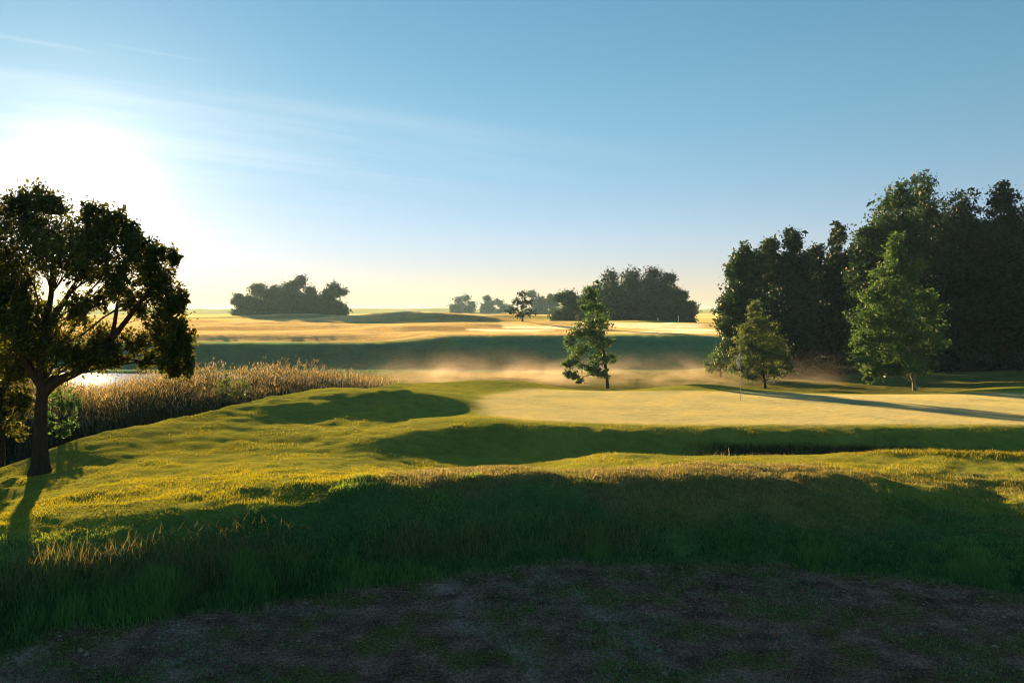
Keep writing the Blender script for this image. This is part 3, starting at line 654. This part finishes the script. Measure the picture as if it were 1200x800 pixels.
M_pole = plain('flag_pole', (.10, .09, .08), .4); M_flag = plain('flag_cloth', (.5, .48, .46), .8, .75, 7)
flagstick(868, 413, 33.2, 'thin flagstick with limp pale flag standing on the putting green')
def marker(px, d, h, label):
    x = (px - 600) / F * d; z = gz(x, d); t = Tubes()
    root = empty('marker_post', (x, d, z)); tag(root, label, 'marker post', 'white marker posts below the central trees')
    t.add([(0, 0, -.1), (0, 0, h), (0, 0, h + .08)], [.09, .09, .03], 8); t.build('post', M_white, root)
M_white = plain('white_paint', (.75, .74, .7), .5)
marker(771, 160, 1.1, 'left one of two white posts in front of the central tree dome')
marker(795, 160, 1.6, 'taller right one of two white posts in front of the central tree dome')

# ------------------------------------------------------------------ grasses and reeds
def scatter(n, pxr, dr, rg, power=1.0):
    px = rg.uniform(*pxr, n); u = rg.uniform(0, 1, n)
    d = np.exp(np.log(dr[0]) + (np.log(dr[1]) - np.log(dr[0])) * u ** power)
    return px, d, (px - 600) / F * d, d
rg = np.random.default_rng(77)
# long rough on the near bank
px, d, x, y = scatter(330000, (-60, 1260), (8.4, 15.5), rg)
e = edge_d(x, y); W_ = fbm(x * .4, y * .4, 30, 3); tuft = fbm(x * 1.5, y * 1.5, 61, 3)
keep = (e > -.03 + .1 * rg.normal(0, 1, len(x))) & (rg.uniform(0, 1, len(x)) < 1 - sstep(1.0, 2.4, e + W_ * 1.2 - .6 * sstep(380, 520, px))) & (rg.uniform(-.45, .5, len(x)) < tuft + .25)
px, d, x, y, e, tuft = (q[keep] for q in (px, d, x, y, e, tuft))
leftb = 1 - sstep(330, 560, px)
hg = (.022 + .055 * np.clip(tuft + .1, 0, 1)) * rg.uniform(.5, 1.4, len(x)) * (1 + (1.8 + 2.2 * leftb) * np.exp(-((e - .35) / .5) ** 2))
blades('grass', np.c_[x, y, ground_z(x, y) - .01], hg, .004 + .0008 * d * rg.uniform(.6, 1.3, len(x)), .55, M_grass, rg, 'long dark green rough grass on the near bank', 'grass', tint=np.clip(.45 + tuft + rg.normal(0, .2, len(x)), 0, 1))
# pale seeding grass on the bank
c = [(115, .75, .5), (185, .7, .7), (240, .75, .6), (30, .9, .5), (275, .8, .4), (330, .7, .4), (480, .6, .5), (700, .45, .7), (560, .5, .5)]
px = np.concatenate([rg.normal(a, 42 * s + 12, int(1000 * s)) for a, b_, s in c]); d = np.concatenate([rg.normal(b_, .22, int(1000 * s)) for a, b_, s in c]) + np.interp(px, EDGE[:, 0], EDGE[:, 1])
x, y = (px - 600) / F * d, d
k = edge_d(x, y) > .1; x, y = x[k], y[k]
blades('seeding_grass', np.c_[x, y, ground_z(x, y)], rg.uniform(.10, .34, len(x)), rg.uniform(.003, .007, len(x)), .6, M_dry, rg, 'pale seeding grass tufts on the near bank', 'grass')
# dry fringe along the crest
px, d, x, y = scatter(120000, (400, 1230), (11, 17), rg)
W_ = fbm(x * .4, y * .4, 30, 3)
wt = sstep(430, 520, px) * (1 - .75 * sstep(930, 1080, px)) * sstep(.9, 1.9, edge_d(x, y) + .8 * W_) * (1 - sstep(14.6, 16.2, d + W_))
k = rg.uniform(0, 1, len(x)) < wt; px, d, x, y = px[k], d[k], x[k], y[k]
blades('dry_grass', np.c_[x, y, ground_z(x, y) - .01], rg.uniform(.025, .085, len(x)), rg.uniform(.006, .016, len(x)), .7, M_dry, rg, 'dry golden grass along the crest of the near rise', 'grass')
# short turf in the mown foreground and fringe of the small ridge
px, d, x, y = scatter(200000, (-40, 1260), (10, 27), rg)
t2 = fbm(x * 1.2, y * 1.2, 71, 3)
k = (edge_d(x, y) > 1.7 + .6 * t2) & (sdist(x, y, POND) < -.3) & (GREEN_SD(x, y) < .2) & (rg.uniform(-.5, .6, len(x)) < t2 + .1); x, y, d, px, t2 = x[k], y[k], d[k], px[k], t2[k]
blades('turf', np.c_[x, y, ground_z(x, y) - .008], rg.uniform(.015, .05, len(x)) * (1 + 1.5 * np.clip(t2, 0, 1)), rg.uniform(.005, .013, len(x)), .7, M_turf, rg, 'short sunlit turf on the slopes before the green', 'grass', tint=np.clip(.6 + t2 + rg.normal(0, .2, len(x)), 0, 1))
px = rg.uniform(930, 1240, 9000); d = np.interp(px, [930, 1000, 1100, 1200, 1300], [19.9, 19.25, 18.7, 18.2, 17.9]) + rg.normal(0, .25, 9000); x, y = (px - 600) / F * d, d
blades('ridge_grass', np.c_[x, y, ground_z(x, y)], rg.uniform(.05, .2, 9000) * rg.uniform(.4, 1, 9000) * (.25 + .75 * sstep(930, 1060, px)) * (.3 + .7 * np.clip(fbm(x * 1.3, y * 0, 98, 2) + .4, 0, 1)), rg.uniform(.008, .018, 9000), .6, M_turf, rg, 'longer grass catching the sun on the small ridge before the green', 'grass', tint=rg.uniform(.5, 1, 9000))
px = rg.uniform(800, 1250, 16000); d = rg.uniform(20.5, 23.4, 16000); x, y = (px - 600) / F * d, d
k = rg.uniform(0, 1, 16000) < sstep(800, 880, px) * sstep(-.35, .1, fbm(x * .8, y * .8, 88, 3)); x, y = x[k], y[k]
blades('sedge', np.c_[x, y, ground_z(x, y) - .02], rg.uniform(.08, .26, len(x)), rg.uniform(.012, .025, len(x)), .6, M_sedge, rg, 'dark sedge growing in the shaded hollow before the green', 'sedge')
# reeds in the pond
REED = smooth_poly([(-60, 21), (-30, 26), (-18, 28.5), (-12.6, 32.5), (-9.3, 37.5), (-6.9, 41.5), (-6.0, 44.5), (-10, 45), (-20, 42), (-60, 37)], 2)
n = 130000; x, y = rg.uniform(-55, -5, n), rg.uniform(20, 48, n); k = sdist(x, y, REED) + .5 * fbm(x * .6, y * .6, 81, 2) > 0; x, y = x[k], y[k]
hh = rg.normal(1.92, .24, len(x)) * (1 + .25 * fbm(x * .9, y * .9, 83, 2)) * (1 - .26 * np.exp(-((x / y * F + 480) / 26) ** 2)) * (1 + .3 * fbm(x * .25, y * .25, 82, 2)) * (.78 + .22 * sstep(0, 1.5, sdist(x, y, REED)))
pos = np.c_[x, y, np.full(len(x), WATER_Z - .1)]
reeds = blades('reeds', pos, hh, rg.uniform(.02, .045, len(x)), .26, M_reed, rg, 'dense bed of tall reeds in the pond with tops glowing in the sun', 'reeds')
pl = np.repeat(np.arange(len(x))[rg.uniform(0, 1, len(x)) < .4], 3)
pp = pos[pl] + np.c_[rg.normal(0, .09, len(pl)), rg.normal(0, .09, len(pl)), hh[pl] * .97 - rg.uniform(0, .5, len(pl)) ** 2]
blades('reed_plumes', pp, rg.uniform(.08, .2, len(pp)), rg.uniform(.012, .03, len(pp)), 1.1, M_plume, rg, 'feathery golden plumes on top of the reed bed', 'reeds')
# loose stones and low weeds on the track
n = 9000; px = rg.uniform(-60, 1260, n); d = rg.uniform(6.5, 11.7, n); x, y = (px - 600) / F * d, d
k = (edge_d(x, y) < -.05) & (rg.uniform(-.5, .5, n) < fbm(x * .9, y * .9, 95, 3) + .12); x, y = x[k], y[k]; n = len(x)
s = rg.lognormal(-4.65, .45, n)
bv = np.array([(1, 0, 0), (-1, 0, 0), (0, 1, 0), (0, -1, 0), (0, 0, 1), (0, 0, -1)], float)
bf = np.array([(0, 2, 4), (2, 1, 4), (1, 3, 4), (3, 0, 4), (2, 0, 5), (1, 2, 5), (3, 1, 5), (0, 3, 5)])
vv = np.c_[x, y, ground_z(x, y)][:, None] + bv[None] * s[:, None, None] * rg.uniform(.5, 1.3, (n, 6, 1)) * np.array([1.2, 1.2, .8])
tag(mesh_obj('gravel', vv.reshape(-1, 3), (np.arange(n)[:, None, None] * 6 + bf[None]).reshape(-1, 3), plain('stone', (.2, .15, .11), .95, .5, 8), smooth=False), 'small loose stones scattered over the dirt track', 'gravel', kind='stuff')
n = 60000; px = rg.uniform(-60, 1260, n); d = rg.uniform(6.8, 11.7, n); x, y = (px - 600) / F * d, d
t3 = fbm(x * .8, y * .8, 96, 4); k = (edge_d(x, y) < 0) & (rg.uniform(.0, .5, n) < t3); x, y = x[k], y[k]
blades('weeds', np.c_[x, y, ground_z(x, y)], rg.uniform(.012, .06, len(x)), rg.uniform(.004, .010, len(x)), .8, M_grass, rg, 'low weeds and grass growing through the dirt track', 'weeds')


# ------------------------------------------------------------------ camera, sun, sky
cam = bpy.data.cameras.new('camera'); co = bpy.data.objects.new('camera', cam); C.objects.link(co)
co.location = (0, 0, CAM_Z); co.rotation_euler = (R(90), 0, 0)
cam.sensor_width = 36; cam.lens = 27; cam.shift_y = (HOR - 400) / 1200
cam.clip_start = .05; cam.clip_end = 12000
sc = bpy.context.scene; sc.camera = co
S = bpy.data.lights.new('sun', 'SUN'); so = bpy.data.objects.new('sun', S); C.objects.link(so)
S.energy = 5; S.angle = R(.5); S.color = (1.0, .61, .27)
so.rotation_euler = (R(90 - SUN_EL), 0, R(180 - SUN_AZ)); so.location = (0, 0, 30)
W = bpy.data.worlds.new('World'); sc.world = W; W.use_nodes = True
nt = W.node_tree; nt.nodes.clear()
sky = N(nt, 'ShaderNodeTexSky'); sky.sky_type = 'NISHITA'; sky.sun_disc = False
sky.sun_elevation = R(SUN_EL); sky.sun_rotation = R(SUN_AZ); sky.air_density = .9; sky.dust_density = .02; sky.ozone_density = 1.9
bg = N(nt, 'ShaderNodeBackground'); bg.inputs['Strength'].default_value = .05
wo = N(nt, 'ShaderNodeOutputWorld')
gm_ = N(nt, 'ShaderNodeGamma'); gm_.inputs['Gamma'].default_value = .70; nt.links.new(sky.outputs[0], gm_.inputs['Color'])
hs_ = N(nt, 'ShaderNodeHueSaturation'); hs_.inputs['Saturation'].default_value = 1.45; hs_.inputs['Value'].default_value = 1.0; nt.links.new(gm_.outputs[0], hs_.inputs['Color'])
# thin high cirrus and two old contrails on a plane overhead
tc = N(nt, 'ShaderNodeTexCoord'); sx = N(nt, 'ShaderNodeSeparateXYZ'); nt.links.new(tc.outputs['Generated'], sx.inputs[0])
el_ = N(nt, 'ShaderNodeMapRange', interpolation_type='SMOOTHSTEP'); el_.inputs['From Min'].default_value = -.02; el_.inputs['From Max'].default_value = .30; nt.links.new(sx.outputs[2], el_.inputs['Value'])
gr_ = mix(nt, 1, hs_.outputs[0], mix(nt, el_.outputs[0], (1.0, .79, 1.06), SKY_TINT), 'MULTIPLY')
zz = math_(nt, 'MAXIMUM', sx.outputs[2], .02)
cu, cv = math_(nt, 'DIVIDE', sx.outputs[0], zz), math_(nt, 'DIVIDE', sx.outputs[1], zz)
al = math_(nt, 'ADD', math_(nt, 'MULTIPLY', cu, .824), math_(nt, 'MULTIPLY', cv, .566))
ac = math_(nt, 'ADD', math_(nt, 'MULTIPLY', cu, -.566), math_(nt, 'MULTIPLY', cv, .824))
cb = N(nt, 'ShaderNodeCombineXYZ'); nt.links.new(math_(nt, 'MULTIPLY', al, .35), cb.inputs[0]); nt.links.new(math_(nt, 'MULTIPLY', ac, 1.6), cb.inputs[1])
cn = noise(nt, cb.outputs[0], 1.0, 6, .58)
def gate(x, a, b_):
    r_ = N(nt, 'ShaderNodeMapRange', interpolation_type='SMOOTHSTEP'); r_.inputs['From Min'].default_value = a; r_.inputs['From Max'].default_value = b_
    nt.links.new(x, r_.inputs['Value']); return r_.outputs[0]
veil = math_(nt, 'MULTIPLY', gate(cn, .34, .75), math_(nt, 'MULTIPLY', gate(ac, 3.15, 3.9), gate(al, 5.0, .2)))
veil = math_(nt, 'MULTIPLY', veil, gate(sx.outputs[2], .06, .2))
fine = noise(nt, cb.outputs[0], 9.0, 4, .6)
for c0, wd, a0, a1, st in ((3.33, .05, -.6, .45, .5), (3.205, .028, .33, .85, .42)):
    q = math_(nt, 'SUBTRACT', 1.0, math_(nt, 'MULTIPLY', math_(nt, 'ABSOLUTE', math_(nt, 'SUBTRACT', math_(nt, 'ADD', ac, math_(nt, 'MULTIPLY', fine, .04)), c0 + .02)), 1 / wd), True)
    q = math_(nt, 'MULTIPLY', math_(nt, 'MULTIPLY', q, q), math_(nt, 'MULTIPLY', gate(al, a1, a1 - .25), gate(al, a0, a0 + .12)))
    veil = math_(nt, 'ADD', veil, math_(nt, 'MULTIPLY', q, st), True)
gr_ = mix(nt, math_(nt, 'MULTIPLY', veil, .30), gr_, (4.0, 4.1, 4.3))
# circumsolar brightness of the low sun in the thin veil
dt = N(nt, 'ShaderNodeVectorMath', operation='DOT_PRODUCT'); nt.links.new(tc.outputs['Generated'], dt.inputs[0])
dt.inputs[1].default_value = (math.sin(R(SUN_AZ)) * math.cos(R(SUN_EL)), math.cos(R(SUN_AZ)) * math.cos(R(SUN_EL)), math.sin(R(SUN_EL)))
ang = math_(nt, 'MULTIPLY', math_(nt, 'ARCCOSINE', math_(nt, 'MINIMUM', dt.outputs['Value'], .999999)), 180 / math.pi)
core = math_(nt, 'POWER', 2.71828, math_(nt, 'MULTIPLY', math_(nt, 'POWER', math_(nt, 'DIVIDE', ang, 3.1), 2), -1))
halo = math_(nt, 'POWER', 2.71828, math_(nt, 'MULTIPLY', math_(nt, 'DIVIDE', ang, 5.6), -1))
gr_ = mix(nt, 1, gr_, mix(nt, 1, (7., 6.6, 5.6), core, 'MULTIPLY'), 'ADD')
gr_ = mix(nt, 1, gr_, mix(nt, 1, (2.9, 2.6, 2.1), halo, 'MULTIPLY'), 'ADD')
nt.links.new(gr_, bg.inputs[0]); nt.links.new(bg.outputs[0], wo.inputs[0])
def box(name, lo, hi, mat, label, cat):
    x0, y0, z0 = lo; x1, y1, z1 = hi
    v = [(x, y, z) for z in (z0, z1) for y in (y0, y1) for x in (x0, x1)]
    q = [(0, 2, 3, 1), (4, 5, 7, 6), (0, 1, 5, 4), (2, 6, 7, 3), (0, 4, 6, 2), (1, 3, 7, 5)]
    return tag(mesh_obj(name, v, np.array(q), mat, smooth=False), label, cat, kind='stuff')
m, nt2, out = new_mat('haze')
vp = N(nt2, 'ShaderNodeVolumePrincipled'); vp.inputs['Color'].default_value = (.38, .70, 1, 1); vp.inputs['Density'].default_value = HAZE_D
vp.inputs['Anisotropy'].default_value = .3; nt2.links.new(vp.outputs[0], out.inputs['Volume'])
box('haze', (-5200, -5100, -14), (5200, 5300, 24), m, 'thin warm morning haze over the whole course', 'haze')
m, nt2, out = new_mat('mist')
tc = N(nt2, 'ShaderNodeTexCoord'); mp = N(nt2, 'ShaderNodeMapping'); mp.inputs['Scale'].default_value = (.30, .16, .45)
nt2.links.new(tc.outputs['Object'], mp.inputs['Vector'])
n_ = noise(nt2, mp.outputs[0], 1.0, 4, .6)
sp = N(nt2, 'ShaderNodeSeparateXYZ'); nt2.links.new(tc.outputs['Object'], sp.inputs[0])
hf = N(nt2, 'ShaderNodeMapRange'); hf.inputs['From Min'].default_value = -1.4; hf.inputs['From Max'].default_value = 1.8; hf.inputs['To Min'].default_value = 1; hf.inputs['To Max'].default_value = 0
nt2.links.new(sp.outputs[2], hf.inputs['Value'])
xf = N(nt2, 'ShaderNodeMapRange', interpolation_type='SMOOTHSTEP'); xf.inputs['From Min'].default_value = -14; xf.inputs['From Max'].default_value = -3; nt2.links.new(sp.outputs[0], xf.inputs['Value'])
xg = N(nt2, 'ShaderNodeMapRange', interpolation_type='SMOOTHSTEP'); xg.inputs['From Min'].default_value = 30; xg.inputs['From Max'].default_value = 21; nt2.links.new(sp.outputs[0], xg.inputs['Value'])
h2 = math_(nt2, 'MULTIPLY', math_(nt2, 'POWER', hf.outputs[0], 3.4), math_(nt2, 'MULTIPLY', xf.outputs[0], xg.outputs[0]))
dens = math_(nt2, 'MULTIPLY', math_(nt2, 'MULTIPLY', ramp(nt2, n_, [(.42, (.04, .04, .04)), (.66, (1, 1, 1))]), h2), MIST_D)
vp = N(nt2, 'ShaderNodeVolumePrincipled'); vp.inputs['Color'].default_value = (.97, .85, .68, 1); vp.inputs['Anisotropy'].default_value = .35
nt2.links.new(dens, vp.inputs['Density']); nt2.links.new(vp.outputs[0], out.inputs['Volume'])
box('mist', (-14, 51, -3.2), (30, 64, 1.8), m, 'golden ground mist drifting low behind the green', 'mist')

sc.render.engine = 'CYCLES'
sc.cycles.use_denoising = True; sc.cycles.denoising_input_passes = 'RGB_ALBEDO_NORMAL'; sc.cycles.denoising_prefilter = 'ACCURATE'; sc.cycles.filter_width = 1.1; sc.cycles.sample_clamp_direct = 1.2; sc.cycles.sample_clamp_indirect = .6
sc.cycles.max_bounces = 8; sc.cycles.diffuse_bounces = 3; sc.cycles.transmission_bounces = 4; sc.cycles.volume_bounces = 1
sc.cycles.transparent_max_bounces = 8
sc.view_settings.view_transform = 'Standard'; sc.view_settings.look = 'None'; sc.view_settings.gamma = 1
sc.view_settings.exposure = 2.35
